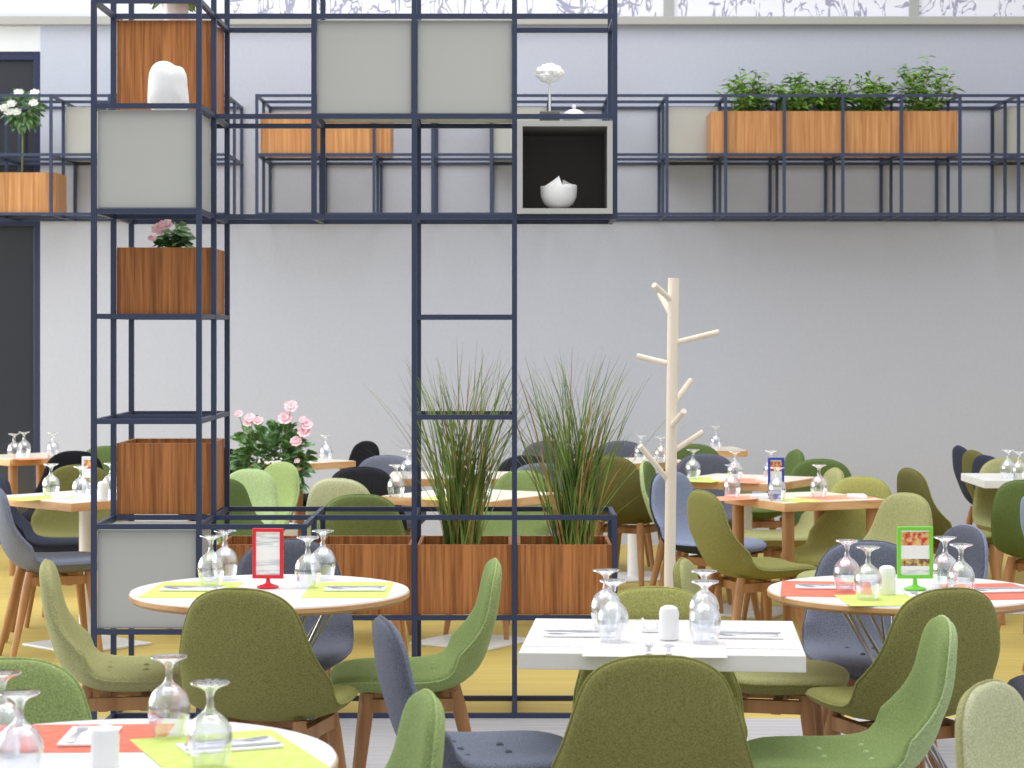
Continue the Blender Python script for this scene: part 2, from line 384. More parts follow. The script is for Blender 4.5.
# broken bowl: open egg with jagged rim
m = MB(); n = 36; prof = [(.0, 0), (.035, .002), (.058, .018), (.072, .045), (.074, .075)]
rim = [0.082 + 0.0 * j for j in range(n)]
def rimz(q):
    x = math.cos(q)
    if x < -0.75: return .082
    if x < 0.12: return .082 + (x + .75) / .87 * .042 if x < 0.02 else .122 - (x - .02) * .2
    if x < 0.2: return .085
    if math.sin(q) < -.1: return .088
    return .114 - max(0, (x - .3)) * .04
vs_ = []; fs = []
for r, z in prof:
    for j in range(n): q = 2 * PI * j / n; vs_.append((r * math.cos(q), r * math.sin(q), z))
for j in range(n):
    q = 2 * PI * j / n; zz = rimz(q); rr = .074 - max(0, zz - .085) * .55; vs_.append((rr * math.cos(q), rr * math.sin(q), zz))
R_ = len(prof) + 1
for i in range(R_ - 1):
    for j in range(n): j2 = (j + 1) % n; fs.append((i * n + j, i * n + j2, (i + 1) * n + j2, (i + 1) * n + j))
m.add(vs_, fs); o = m.build('broken_bowl', M['plaster'], None, 60); so = o.modifiers.new('solid', 'SOLIDIFY'); so.thickness = 0.005; o.scale = (1, 1, 1.1)
o.location = (at(559, 212, 8.5).x, 8.56, z0 + th + 0.0025); tag(o, 'white broken eggshell bowl inside the open dark-lined box', 'bowl')

# ------------------------------------------------------------------ plants
def leaf(m, p, dirn, ln, w, rnd, mi=0, droop=0.3):
    d_ = Vector(dirn).normalized(); sd = d_.cross(Vector((0, 0, 1)))
    if sd.length < 1e-3: sd = Vector((1, 0, 0))
    sd = (Matrix.Rotation(rnd.uniform(-.9, .9), 3, d_) @ sd.normalized()); nn = sd.cross(d_)
    p = Vector(p); dz = Vector((0, 0, -1)) * ln * droop
    a = p + d_ * ln * .35 + nn * w * .15; b = p + d_ * ln * .7 + dz * .4; c = p + d_ * ln + dz
    m.add([p, a + sd * w * .5, a - sd * w * .5, a - nn * w * .12, b + sd * w * .4, b - sd * w * .4, b - nn * w * .1, c],
          [(0, 3, 1), (0, 2, 3), (1, 3, 6, 4), (3, 2, 5, 6), (4, 6, 7), (6, 5, 7)], mi)
def bush(name, loc, label, seed, nst, h, spread, nl, ln, w, mat='leaf', group=None, cat='plant', lean=(0, 0), bare=0.15):
    rnd = random.Random(seed); r = thing(name, label, cat, loc, 0, group)
    m = MB(); st = MB()
    for i in range(nst):
        a = rnd.uniform(0, 2 * PI); rad = spread * math.sqrt(rnd.random()); hh = h * rnd.uniform(.55, 1) * (1 - .35 * rad / max(spread, 1e-4))
        b = Vector((math.cos(a) * rad * .25, math.sin(a) * rad * .25, 0)); t = Vector((math.cos(a) * rad + lean[0], math.sin(a) * rad + lean[1], hh)); mid = (b + t) / 2 + Vector((0, 0, hh * .12))
        pts = [b, (b + mid) / 2, mid, (mid + t) / 2, t]; st.tube(pts, [.003, .0025, .002, .0015, .001], 5)
        for k in range(nl):
            u = bare + (1 - bare) * (k + rnd.random()) / nl; q = u * 4; i0 = min(3, int(q)); p = pts[i0].lerp(pts[i0 + 1], q - i0)
            al = rnd.uniform(0, 2 * PI); leaf(m, p, (math.cos(al), math.sin(al), rnd.uniform(-.1, .9)), ln * rnd.uniform(.7, 1.2), w * rnd.uniform(.8, 1.2), rnd)
    m.build('foliage', M[mat], r, 0); st.build('stems', M['stem'], r)
    return r
for px, hh, sp, sd, lab in ((750, .44, .21, 1, 'leafy green plant at the left end of the long oak planter'), (797, .40, .19, 2, 'leafy green plant second from the left in the long oak planter'),
                            (832, .36, .15, 3, 'lower leafy plant in the middle of the long oak planter'), (868, .40, .18, 4, 'leafy green plant second from the right in the long oak planter'),
                            (926, .52, .23, 5, 'tallest leafy plant at the right end of the long oak planter')):
    bush('leafy_plant', (at(px, 115, 14.74).x, 14.74, 2.99), lab, sd, 30, hh, sp, 17, .085, .018, 'leaf', 'leafy plants in the long oak planter')

def grass(px, label, seed, spread, h, n, strays):
    rnd = random.Random(seed); X = at(px, 545, 8.7).x; r = thing('reed_plant', label, 'plant', (X, 8.7, 0.64), 0, 'tall grasses in the lattice base')
    m = MB(); dm = MB()
    def blade(b, lean, az, hh, w, curl, mm):
        dirv = Vector((math.cos(az), math.sin(az), 0)); sd = Vector((-math.sin(az), math.cos(az), 0)); tw = rnd.uniform(-1.2, 1.2)
        sd = Matrix.Rotation(tw, 3, 'Z') @ sd; K = 9; vs_ = []
        for i in range(K + 1):
            u = i / K; p = b + dirv * (lean * u + curl * u ** 3) + Vector((0, 0, hh * (u - max(0, curl) * .45 * u ** 3)))
            ww = w * (1 - u) ** .6 * (.7 + .3 * min(1, u * 4)) + .0004
            vs_ += [p + sd * ww, p - sd * ww]
        mm.add(vs_, [(2 * i, 2 * i + 1, 2 * i + 3, 2 * i + 2) for i in range(K)])
    for i in range(n):
        a = rnd.uniform(0, 2 * PI); rr = math.sqrt(rnd.random()); b = Vector((math.cos(a) * .075 * rr, math.sin(a) * .05 * rr, 0))
        side = rnd.gauss(0, 1); az = 0 if side > 0 else PI; az += rnd.uniform(-.6, .6)
        lean = min(abs(side) * spread * .42, spread); hh = h * rnd.uniform(.55, 1.0) * (1 - .12 * lean / spread)
        blade(b, lean, az, hh, rnd.uniform(.0026, .0052), rnd.uniform(0, .12) + (.1 if rnd.random() < .2 else 0), m if rnd.random() < .88 else dm)
    for dx, hh, curl in strays:
        blade(Vector((0, rnd.uniform(-.03, .03), 0)), abs(dx), 0 if dx > 0 else PI, hh, .0022, curl, m)
    m.build('blades', M['grass'], r, 0); dm.build('dry_blades', M['drygrass'], r, 0)['label'] = 'dry straw-coloured blades'
grass(462, 'tall ornamental grass in the lattice base seen through the ladder-like bay', 11, .22, .90, 230, ((-.30, .72, .1), (-.30, .45, .1), (.2, .8, -.04), (.26, .55, .02)))
grass(574, 'tall ornamental grass at the right end of the lattice base by the coat tree', 12, .24, .88, 230, ((.38, .62, .05), (.33, .32, .05), (-.23, .5, .0), (.27, .75, .05), (.38, .58, .12)))

TILT = Matrix.Rotation(math.radians(52), 3, 'X')
def flower(m, p, r, rnd, n=7):
    p = Vector(p)
    for ring, (rr, up) in enumerate(((r, .25), (r * .62, .8))):
        for i in range(n):
            a = 2 * PI * (i + .5 * ring) / n + rnd.uniform(-.2, .2); dv = Vector((math.cos(a), math.sin(a), up)).normalized(); sd = Vector((-math.sin(a), math.cos(a), 0))
            q = p + dv * rr; md = p + dv * rr * .6
            pts = [p, md + sd * rr * .38, q + sd * rr * .2, q - sd * rr * .2, md - sd * rr * .38]
            m.add([p + TILT @ (v - p) for v in pts], [(0, 1, 2, 3, 4)])
# pale pink bloom in the column planter
r = bush('pink_blossom_plant', (at(172, 240, 8.7).x, 8.7, 1.83), 'small leafy plant with one pale pink bloom in the lattice column planter', 21, 9, .17, .08, 9, .075, .038, 'dleaf')
m = MB(); rnd = random.Random(5)
for x, z, rr in ((-.045, .125, .035), (-.02, .145, .03), (-.075, .09, .02)): flower(m, (x, -.03, z), rr, rnd)
m.build('flower', M['pink'], r, 0)['label'] = 'pale pink bloom'
# white flower tree
P = at(22, 172, 14.74)
r = thing('flower_tree', 'little tree of white roses on a bare stem by the dark door', 'plant', (P.x, 14.74, 2.575))
MB().tube([(0, 0, 0), (.004, 0, .3), (0, 0, .42)], .006).build('stem', M['stem'], r)
rnd = random.Random(9); m = MB(); fm = MB()
for i in range(230):
    q = Vector((rnd.gauss(0, 1), rnd.gauss(0, 1), rnd.gauss(0, 1))).normalized() * rnd.uniform(.4, 1); p = Vector((q.x * .13, q.y * .11, .50 + q.z * .12)); leaf(m, p, q + Vector((0, 0, .2)), .055, .03, rnd)
m.build('foliage', M['dleaf'], r, 0)
for px, py in ((11, 104), (18, 93), (34, 93), (8, 112), (16, 112), (33, 103), (3, 108)):
    p = at(px, py, 14.6); fm = MB(); flower(fm, (p.x - P.x, -.12, p.z - 2.575), .036, rnd); fm.build('flower', M['wpetal'], r, 0)['label'] = 'white rose'
# trailing plant on top of the lattice column
P = at(176, 19, 8.7)
r = thing('potted_trailing_plant', 'white pot of trailing green leaves on the walnut box at the top', 'potted plant', (P.x, 8.7, 2.7865))
MB().lathe([(.045, 0), (.052, .07), (.056, .12), (.05, .12), (.046, .1), (0, .1)], n=20).build('pot', M['ceram'], r)
m = MB(); rnd = random.Random(4)
for i in range(110):
    a = rnd.uniform(0, 2 * PI); q = Vector((math.cos(a), math.sin(a), rnd.uniform(-.6, .7))); leaf(m, Vector((0, 0, .14)) + Vector((q.x * .05, q.y * .05, q.z * .04)), q, .06, .028, rnd, droop=.4)
m.build('foliage', M['dleaf'], r, 0)
# pink flowering plant behind the light green chairs
P = at(270, 470, 12.35)
r = thing('potted_flowering_plant', 'big dark green plant with pink flowers standing behind the light green chairs', 'potted plant', (P.x, 12.35, 0))
MB().lathe([(.12, 0), (.15, .22), (.165, .42), (.155, .42), (.14, .36), (0, .36)], n=24).build('pot', M['ceram'], r)
m = MB(); st = MB(); fm = MB(); rnd = random.Random(6)
for i in range(9): a = i * 2 * PI / 9; st.tube([(0, 0, .36), (math.cos(a) * .05, math.sin(a) * .05, .55), (math.cos(a) * .12, math.sin(a) * .1, .75)], .005, 5)
for i in range(430):
    q = Vector((rnd.gauss(0, 1), rnd.gauss(0, 1), rnd.gauss(0, 1))).normalized() * rnd.uniform(.3, 1) ** .6; p = Vector((q.x * .21, q.y * .17, .79 + q.z * .22)); leaf(m, p, q + Vector((0, 0, .3)), .085, .06, rnd)
for i in range(20):
    a = rnd.uniform(-.4, .4); m2 = Vector((-.20 + rnd.uniform(-.05, .03), 0, .66 + rnd.uniform(-.06, .06))); leaf(m, m2, (-1, a, .1), .07, .03, rnd)
for px, py, rr in ((291, 407, .035), (285, 419, .036), (307, 425, .03), (304, 432, .035), (296, 442, .03), (250, 418, .026), (258, 421, .026), (239, 414, .02), (248, 423, .024), (303, 420, .02), (297, 461, .015)):
    p = at(px, py, 12.2); fm = MB(); flower(fm, (p.x - P.x, -.15, p.z), rr * 1.2, rnd, 9); fm.build('flower', M['pink'], r, 0)['label'] = 'pink flower'; st.tube([(p.x - P.x, -.15, p.z), ((p.x - P.x) * .6, -.08, .80)], .0025, 5)
m.build('foliage', M['dleaf'], r, 0); st.build('stems', M['stem'], r)

# ------------------------------------------------------------------ coat tree
CD = 7.8; bx = at(667.5, 700, CD).x; tx = at(673.5, 278, CD).x; tz = at(673, 278, CD).z
ct = thing('coat_tree', 'pale birch coat tree with angled pegs beside the lattice end', 'coat stand', (bx, CD, 0))
MB().tube([(0, 0, .03), (tx - bx, 0, tz)], .0205, 16).build('pole', M['pale'], ct)
MB().lathe([(.17, 0), (.17, .02), (.16, .03), (0, .03)], n=32).build('base', M['pale'], ct)
for (ax, ay), (px, py), dy in (((672, 301), (654, 285), -.08), ((670, 313), (660, 294), .10), ((674, 343), (719, 332), -.02), ((670, 364), (637, 356), .03), ((674, 403), (691, 380), .07),
                               ((671, 427), (684, 411), -.12), ((672, 452), (703, 432), .02), ((669, 481), (640, 446), -.05)):
    a = at(ax, ay, CD); b = at(px, py, CD + dy); o = Vector((bx, CD, 0))
    MB().tube([a - o, b - o], .0105, 12).build('peg', M['pale'], ct)

# ------------------------------------------------------------------ chairs
CP = [(.266, .428, .08, 0), (.262, .435, .13, .5), (.246, .444, .170, .85), (.19, .450, .202, 1), (.11, .449, .219, 1), (.03, .447, .229, 1), (-.045, .450, .233, 1), (-.105, .463, .233, 1),
      (-.153, .490, .231, 1), (-.190, .530, .224, 1), (-.217, .585, .211, 1), (-.233, .645, .195, 1), (-.242, .70, .179, 1), (-.248, .75, .160, .97), (-.252, .783, .133, .9), (-.254, .802, .100, .72), (-.255, .813, .063, .45), (-.2556, .8175, .02, 0)]
def sst(a, b, x): x = min(1, max(0, (x - a) / (b - a))); return x * x * (3 - 2 * x)
def catmull(P, sub):
    out = []
    for i in range(len(P) - 1):
        p0 = P[max(i - 1, 0)]; p1 = P[i]; p2 = P[i + 1]; p3 = P[min(i + 2, len(P) - 1)]
        for k in range(sub):
            t = k / sub
            out.append([.5 * (2 * b + (c - a) * t + (2 * a - 5 * b + 4 * c - d_) * t * t + (3 * b - a - 3 * c + d_) * t ** 3) for a, b, c, d_ in zip(p0, p1, p2, p3)])
    out.append(list(P[-1])); return out
rows = catmull(CP, 2)
US = [-1, -.985, -.95, -.88, -.72, -.5, -.25, 0, .25, .5, .72, .88, .95, .985, 1]
def shell(sign, hgt):
    vs_ = []; n = len(US)
    for i, (s, z, w, e) in enumerate(rows):
        a = rows[max(i - 1, 0)]; b = rows[min(i + 1, len(rows) - 1)]
        t = Vector((b[0] - a[0], b[1] - a[1])).normalized(); nn = Vector((t[1], -t[0]))
        c = .018 + .045 * sst(.452, .51, z) - .034 * sst(.52, .68, z)
        for u in US:
            hg = hgt + (.020 * (1 - sst(.47, .60, z)) * (1 - u * u) if sign < 0 else 0)
            off = c * u * u * (w / .24) ** 2 + sign * hg * max(0, e) * (1 - abs(u) ** 10) ** .5
            vs_.append((s + nn[0] * off, u * max(.005, w), z + nn[1] * off))
    fs = []
    for i in range(len(rows) - 1):
        for j in range(n - 1):
            q = (i * n + j, i * n + j + 1, (i + 1) * n + j + 1, (i + 1) * n + j); fs.append(q if sign < 0 else q[::-1])
    return vs_, fs
SV, SF = shell(1, .024); me_pad = MB().add(SV, SF).mesh('seat_pad', 80)
OV, OF = shell(-1, .022); me_out = MB().add(OV, OF).mesh('outer_shell', 80)
nU = len(US)
loop = [Vector(OV[i * nU]) for i in range(len(rows))] + [Vector(OV[i * nU + nU - 1]) for i in reversed(range(len(rows)))]
me_pipe = MB().tube(loop, .0042, 6, closed=True).mesh('piping', 80)
me_leg = {}
for nm, tp, ft in (('f', (.15, .13, .42), (.20, .185, 0)), ('r', (-.12, .13, .425), (-.215, .185, 0))):
    for sg in (1, -1):
        a = Vector((tp[0], tp[1] * sg, tp[2])); b = Vector((ft[0], ft[1] * sg, ft[2] + .004))
        me_leg[nm, sg] = MB().tube([a, a.lerp(b, .15), a.lerp(b, .97), b], [.020, .0225, .0135, .012], 12).mesh('leg', 50)
me_frame = MB().box((.015, .135, .383), (.29, .03, .04)).box((.015, -.135, .383), (.29, .03, .04)).box((.06, 0, .376), (.03, .27, .036)).box((-.07, 0, .376), (.03, .27, .036)).mesh('leg_frame', 0)
me_btn = MB().lathe([(.0, .007), (.006, .006), (.010, .001), (.010, -.004)], n=12).mesh('button', 60)
for me in (me_pad, me_out, me_pipe, me_frame, me_btn, *me_leg.values()): me.materials.append(FAB['olive'])
def seat_z(s):
    best = min(rows, key=lambda r_: abs(r_[0] - s) + (9 if r_[1] > .6 else 0)); return best[1] + .024
def chair(X, Y, deg, inner, outer, label, group, buttons=False):
    r = thing('shell_chair', label, 'chair', (X, Y, 0), math.radians(deg), group)
    fi, fo = FAB[inner], FAB[outer]
    place('outer_shell', me_out, r, 0, [fo])
    p = place('seat_pad', me_pad, r, 0, [fi]); p.parent = r
    place('piping', me_pipe, r, 0, [fo])
    place('leg_frame', me_frame, r, 0, [M['legwood']])
    for k in me_leg: place('leg', me_leg[k], r, 0, [M['legwood']])
    if buttons:
        for s, y in ((-.055, .09), (-.055, -.09), (-.055, 0.0), (.06, .05), (.06, -.05)):
            b = place('button', me_btn, p, 0, [fo]); b.location = (s, y, seat_z(s) + .001)
    return r
G1, G2, G3, G4 = 'shell chairs at the front tables', 'shell chairs at the rear right tables', 'shell chairs at the rear left tables', 'shell chairs behind the tall grass'
CH = [
 # x, y, heading, fabric inside, fabric outside, buttons, group, label
 (-0.706, 6.251, 76, 'olive', 'olive', 0, G1, 'olive chair seen from behind at the round table with the red menu stand'),
 (-1.226, 6.781, 9, 'khaki', 'khaki', 1, G1, 'pale olive chair in profile left of the red-menu table, facing right'),
 (-0.305, 6.754, 184, 'moss', 'leaf', 1, G1, 'mossy green chair in profile right of the red-menu table, facing left'),
 (-0.777, 7.167, -90, 'dslate', 'dslate', 1, G1, 'slate chair facing the camera behind the red menu stand'),
 (-0.079, 5.460, 13, 'slate', 'dslate', 1, G1, 'slate blue chair tucked against the left end of the white table'),
 (-0.412, 4.227, 192, 'moss', 'leaf', 0, G1, 'green chair back cut by the bottom edge, in front of the slate blue one'),
 (0.323, 5.023, 90, 'olive', 'olive', 0, G1, 'olive chair seen from behind in front of the white table'),
 (0.845, 5.406, 179, 'moss', 'lime', 1, G1, 'green buttoned chair in profile right of the white table, facing left'),
 (0.404, 5.783, -90, 'lolive', 'lolive', 0, G1, 'olive chair facing the camera across the white table'),
 (0.786, 6.734, -12, 'khaki', 'olive', 0, G1, 'pale sage chair in profile at the left of the green-menu table'),
 (1.139, 6.244, 112, 'olive', 'olive', 0, G1, 'olive chair seen from behind in front of the green menu stand'),
 (1.183, 4.261, -35, 'sage', 'khaki', 0, G1, 'pale sage chair back in the bottom right corner'),
 (-1.119, 4.476, -92, 'leaf', 'leaf', 0, G1, 'green chair facing the camera behind the bottom left table'),
 (1.215, 7.114, -93, 'slate', 'dslate', 1, G1, 'slate blue buttoned chair facing the camera behind the green-menu table'),
 (1.461, 7.878, 197, 'dslate', 'lblue', 0, G1, 'slate chair edge-on just right of the green menu stand'),
 (1.098, 9.786, 22, 'olive', 'olive', 0, G2, 'olive chair facing right beside the coat tree, near the wood-edged table'),
 (0.996, 10.868, -42, 'lblue', 'navy', 0, G2, 'light blue chair back directly behind the coat tree pole'),
 (0.685, 12.540, 62, 'dolive', 'dolive', 0, G2, 'olive chair seen from behind to the left of the coat tree'),
 (0.985, 11.773, -14, 'dgreen', 'lime', 0, G2, 'dark green chair with a light green rim left of the coat tree'),
 (1.590, 10.393, 232, 'lolive', 'lolive', 0, G2, 'broad olive chair at the right corner of the blue-menu table'),
 (1.460, 11.201, 188, 'khaki', 'khaki', 0, G2, 'pale olive chair facing left behind the blue-menu table'),
 (1.738, 11.768, -90, 'dgreen', 'dgreen', 0, G2, 'dark green rounded back behind the upturned glass right of the blue menu'),
 (1.484, 12.903, 190, 'dgreen', 'dgreen', 0, G2, 'narrow dark green chair back standing edge-on against the bare wall'),
 (1.555, 9.380, 212, 'khaki', 'khaki', 0, G2, 'pale sage chair back above the green menu stand'),
 (2.338, 11.302, 15, 'olive', 'dolive', 0, G2, 'olive chair in profile facing right toward the white table at the edge'),
 (3.067, 13.431, 5, 'navy', 'navy', 0, G2, 'navy chair edge-on, leftmost behind the white table at the right edge'),
 (3.035, 12.952, 14, 'dolive', 'dolive', 0, G2, 'dark olive chair edge-on between two navy ones at the right'),
 (2.989, 12.456, 20, 'navy', 'navy', 0, G2, 'navy chair back partly behind the wide olive chair at the right'),
 (2.831, 11.893, -90, 'khaki', 'khaki', 0, G2, 'wide pale olive chair facing the camera behind the white table at the edge'),
 (2.644, 10.544, 55, 'dgreen', 'dgreen', 0, G2, 'dark green chair seen from behind, cut by the right edge'),
 (2.565, 9.499, 10, 'lblue', 'lblue', 0, G2, 'light blue chair rim at the right edge'),
 (1.155, 13.342, -90, 'dgreen', 'dgreen', 0, G2, 'green rounded back farthest behind the upturned glass near the coat tree'),
 (1.133, 12.270, -90, 'dslate', 'dslate', 0, G2, 'slate chair facing the camera behind the far coral-matted table'),
 (0.713, 13.718, -90, 'dslate', 'dslate', 0, G2, 'dark slate rounded back far behind the right-hand grass'),
 (-2.170, 10.034, 22, 'slate', 'slate', 0, G3, 'slate blue chair at the left edge with its legs on the yellow floor'),
 (-2.324, 10.761, 8, 'navy', 'navy', 0, G3, 'navy chair behind the slate blue one at the left edge'),
 (-2.338, 11.264, -90, 'dolive', 'dolive', 0, G3, 'olive chair behind the left wood-edged table, left of the lattice column'),
 (-2.651, 12.564, -95, 'black', 'black', 0, G3, 'black chair behind the olive one near the left wood-edged table'),
 (-2.535, 13.116, -90, 'dgreen', 'dgreen', 0, G3, 'dark green chair back just left of the low column planter'),
 (-1.178, 10.326, -25, 'dgreen', 'leaf', 0, G3, 'green chair leftmost of three under the pink flowers'),
 (-1.488, 10.937, 240, 'lime', 'lime', 0, G3, 'light green chair in the middle of three under the pink flowers'),
 (-1.450, 11.579, 222, 'leaf', 'lime', 0, G3, 'light green chair rightmost of three under the pink flowers'),
 (-1.781, 12.826, -90, 'black', 'black', 0, G3, 'black chair back left of the pink flowers, beside the column'),
 (-1.152, 13.816, 215, 'black', 'black', 0, G4, 'black chair right of the far table with the single glass'),
 (-0.728, 12.123, -90, 'slate', 'slate', 0, G4, 'slate blue back right of the black chair, behind the charcoal one'),
 (-0.803, 11.590, 90, 'charcoal', 'charcoal', 0, G4, 'charcoal chair seen from behind, left of the grass'),
 (-0.760, 10.688, 68, 'sage', 'sage', 0, G4, 'pale sage chair left of the green one behind the lattice base'),
 (-0.675, 9.707, 90, 'moss', 'moss', 0, G4, 'green chair seen from behind just beyond the lattice base planters'),
 (-0.073, 10.836, 237, 'moss', 'moss', 0, G4, 'green chair facing the camera behind the table beyond the left-hand grass'),
 (0.161, 11.378, -90, 'slate', 'slate', 0, G4, 'slate blue back between the two clumps of grass'),
 (0.096, 12.153, -88, 'charcoal', 'dslate', 0, G4, 'charcoal back just above the slate blue one between the grasses'),
 (0.238, 13.717, -90, 'dslate', 'dslate', 0, G4, 'dark slate back farthest away, left of the right-hand grass'),
]
for x, y, deg, ci, co, bt, gr, lab in CH: chair(x, y, deg, ci, co, lab, gr, bool(bt))
chair(1.80, 6.45, 182, 'slate', 'dslate', 'slate blue seat just entering at the right edge beside the green-menu table', G1)

# ------------------------------------------------------------------ tables
TZ = 0.735
def round_table(X, Y, r, label):
    t = thing('round_table', label, 'table', (X, Y, 0), 0, 'round tables with wire bases')
    MB().lathe([(r - .03, TZ - .028), (r - .012, TZ - .028), (r, TZ - .018), (r, TZ - .006), (r - .002, TZ - .004)], n=72).build('table_edge', M['edge'], t)['label'] = 'wood edge'
    MB().lathe([(r - .002, TZ - .0045), (r - .004, TZ), (0, TZ)], n=72).build('tabletop', M['lam'], t)
    for i in range(12):
        a = 2 * PI * i / 12; b = a + (2.8 if i % 2 else -2.8)
        MB().tube([(.22 * math.cos(a), .22 * math.sin(a), TZ - .03), (.24 * math.cos(b), .24 * math.sin(b), .006)], .0055, 6).build('wire', M['steel'], t)
    for R_, z in ((.24, .006), (.22, TZ - .034)):
        MB().tube([(R_ * math.cos(2 * PI * i / 36), R_ * math.sin(2 * PI * i / 36), z) for i in range(36)], .006, 6, closed=True).build('ring', M['steel'], t)
def square_table(X, Y, w, dp, deg, label, style, top='lam', th=.042, group='square tables', col=(0, 0)):
    t = thing('square_table', label, 'table', (X, Y, 0), math.radians(deg), group)
    if style == 'slab':
        MB().bb((-w / 2, -dp / 2, TZ - th), (w / 2, dp / 2, TZ)).build('tabletop', M['slab'], t, 0, .002)
    else:
        MB().bb((-w / 2, -dp / 2, TZ - th), (w / 2, dp / 2, TZ - .002)).build('table_edge', M['edge'], t, 0, .002)['label'] = 'wood edge'
        MB().bb((-w / 2 + .006, -dp / 2 + .006, TZ - .002), (w / 2 - .006, dp / 2 - .006, TZ)).build('tabletop', M[top], t, 0)
    if style == 'legs':
        for sx in (-1, 1):
            for sy in (-1, 1):
                x, y = sx * (w / 2 - .05), sy * (dp / 2 - .05)
                MB().tube([(x, y, TZ - th), (x, y, .3), (x * 1.05, y * 1.05, 0)], [.030, .028, .019], 14).build('leg', M['legwood'], t)
    else:
        MB().lathe([(.045, .012), (.04, .03), (.04, TZ - th - .02), (.12, TZ - th - .015), (.12, TZ - th)], (*col, 0), n=24).build('pedestal', M['ceram'], t)
        MB().bb((-.225, -.225, 0.0006), (.225, .225, .012)).build('base_plate', M['clear'], t, 0, .003)
round_table(-.76, 4.03, .43, 'white round table cut by the bottom left corner with coral and lime mats')
round_table(-.756, 6.66, .436, 'white round table with wood edge carrying the red menu stand')
round_table(1.23, 6.66, .43, 'white round table with wire base carrying the green menu stand')
square_table(.40, 5.66, .72, .64, -4.5, 'white square slab table in the centre front', 'slab', group='white slab tables', col=(0, -.19))
def corner(cx, cy, deg, s): a = math.radians(deg); return cx + s / 2 * (math.cos(a) - math.sin(a)), cy + s / 2 * (math.sin(a) + math.cos(a))
for (cx, cy, dg, s), lab, st, tp in (
    ((1.28, 10.0, 24, .57), 'wood-edged square table with round wooden legs carrying the blue menu holder', 'legs', 'cream'),
    ((1.39, 11.25, 60, .62), 'square table with coral mats behind the blue menu holder', 'pedestal', 'cream'),
    ((-2.07, 10.0, 47, .65), 'wood-edged square table left of the lattice column with a white card stand', 'pedestal', 'lam'),
    ((-.1, 10.1, 57, .65), 'wood-edged square table just behind the left-hand grass', 'pedestal', 'cream')):
    x, y = corner(cx, cy, dg, s); square_table(x, y, s, s, dg, lab, st, tp)
square_table(-3.13, 13.75, .55, .55, 42, 'small wooden table with round legs in front of the dark glass door', 'legs', 'cream')
square_table(-.35, 11.95, .68, .60, 0, 'square table farther back behind the left-hand grass', 'pedestal', 'cream')
square_table(-1.36, 13.25, .55, .55, 45, 'small wooden table right of the pink flowers with one upturned glass', 'legs', 'cream')
square_table(2.90, 11.8, .70, .60, 0, 'white slab table at the right edge with upturned glasses', 'slab', group='white slab tables', col=(.22, -.1))
square_table(.76, 13.3, .6, .55, 20, 'far square table glimpsed left of the coat tree pole', 'pedestal', 'cream')
square_table(1.30, 14.6, .55, .5, 4, 'farthest square table, right of the coat tree near the wall', 'pedestal', 'cream')

# ------------------------------------------------------------------ tableware
me_glass = MB().lathe([(.031, 0), (.036, .015), (.0415, .04), (.0425, .055), (.040, .072), (.033, .088), (.021, .099), (.011, .106), (.0075, .114), (.0065, .128), (.009, .142), (.020, .150), (.033, .1545), (.0365, .157), (.036, .159), (.0, .160)], n=28)
inner = [(.0, .097), (.018, .093), (.030, .084), (.037, .070), (.0393, .055), (.0385, .04), (.033, .015), (.029, 0)]
me_glass.f = [f_ for f_ in me_glass.f if len(f_) < 28]; me_glass.mi = [0] * len(me_glass.f)
n0 = len(me_glass.v); me_glass.lathe(inner, n=28); me_glass.f = [f_ for f_ in me_glass.f if len(f_) < 28]; me_glass.mi = [0] * len(me_glass.f)
k_last = n0 + (len(inner) - 1) * 28
me_glass.add([], []); me_glass.f += [(j, (j + 1) % 28, k_last + (j + 1) % 28, k_last + j) for j in range(28)]; me_glass.mi = [0] * len(me_glass.f)
me_glass = me_glass.mesh('wine_glass', 60); me_glass.materials.append(M['glass'])
def glasses(group, where, lst, z=TZ):
    for px, py, lab in lst:
        o = place('wine_glass', me_glass); p = on(px, py, TZ); o.location = (p.x, p.y, z + .0022)
        tag(o, 'upturned wine glass ' + lab, 'wine glass', group)
glasses('glasses on the bottom left table', '', ((169, 737, 'at the rear right of the bottom left round table'), (210, 769, 'at the right of the bottom left table over the lime mat'),
    (2, 757, 'at the left photo edge, rear one on the bottom left table'), (20, 782, 'at the left photo edge, nearest on the bottom left table')))
glasses('glasses on the red-menu table', '', ((211, 586, 'left of the red menu stand, front of its pair'), (225, 580, 'left of the red menu stand, rear of its pair'),
    (308, 588, 'right of the red menu stand, front of its pair'), (323, 580, 'right of the red menu stand, rear of its pair')))
glasses('glasses on the white slab table', '', ((613, 642, 'on the white slab table, front left one'), (606, 629, 'on the white slab table, rear left one'),
    (705, 643, 'on the white slab table, front right one'), (704, 630, 'on the white slab table, rear right one')))
glasses('glasses on the green-menu table', '', ((847, 592, 'farthest left on the green-menu table'), (868, 600, 'between the leftmost glass and salt shaker on the green-menu table'),
    (945, 588, 'just right of the green menu stand'), (961, 597, 'farthest right on the green-menu table')))
glasses('glasses on the blue-menu table', '', ((732, 498, 'at the left of the blue-menu table'), (777, 501, 'in front of the blue menu holder'), (819, 498, 'right of the blue menu holder by the folded napkin')))
glasses('glasses on the far coral-matted table', '', ((693, 479, 'just right of the coat tree pole on the far table'), (735, 481, 'on the far table, straight above the left glass of the blue-menu table'), (771, 480, 'half hidden behind the top of the blue menu holder')))
glasses('glasses on the left wood-edged table', '', ((51, 497, 'on the left wood-edged table, left of the card stand'), (81, 500, 'on the left wood-edged table in front of the card stand'), (111, 496, 'on the left wood-edged table behind the column post')))
glasses('glasses on the table by the dark door', '', ((14, 459, 'leftmost on the small table by the dark glass door'), (24, 457, 'second from left on the small table by the dark door'), (53, 458, 'at the right corner of the table by the dark door')))
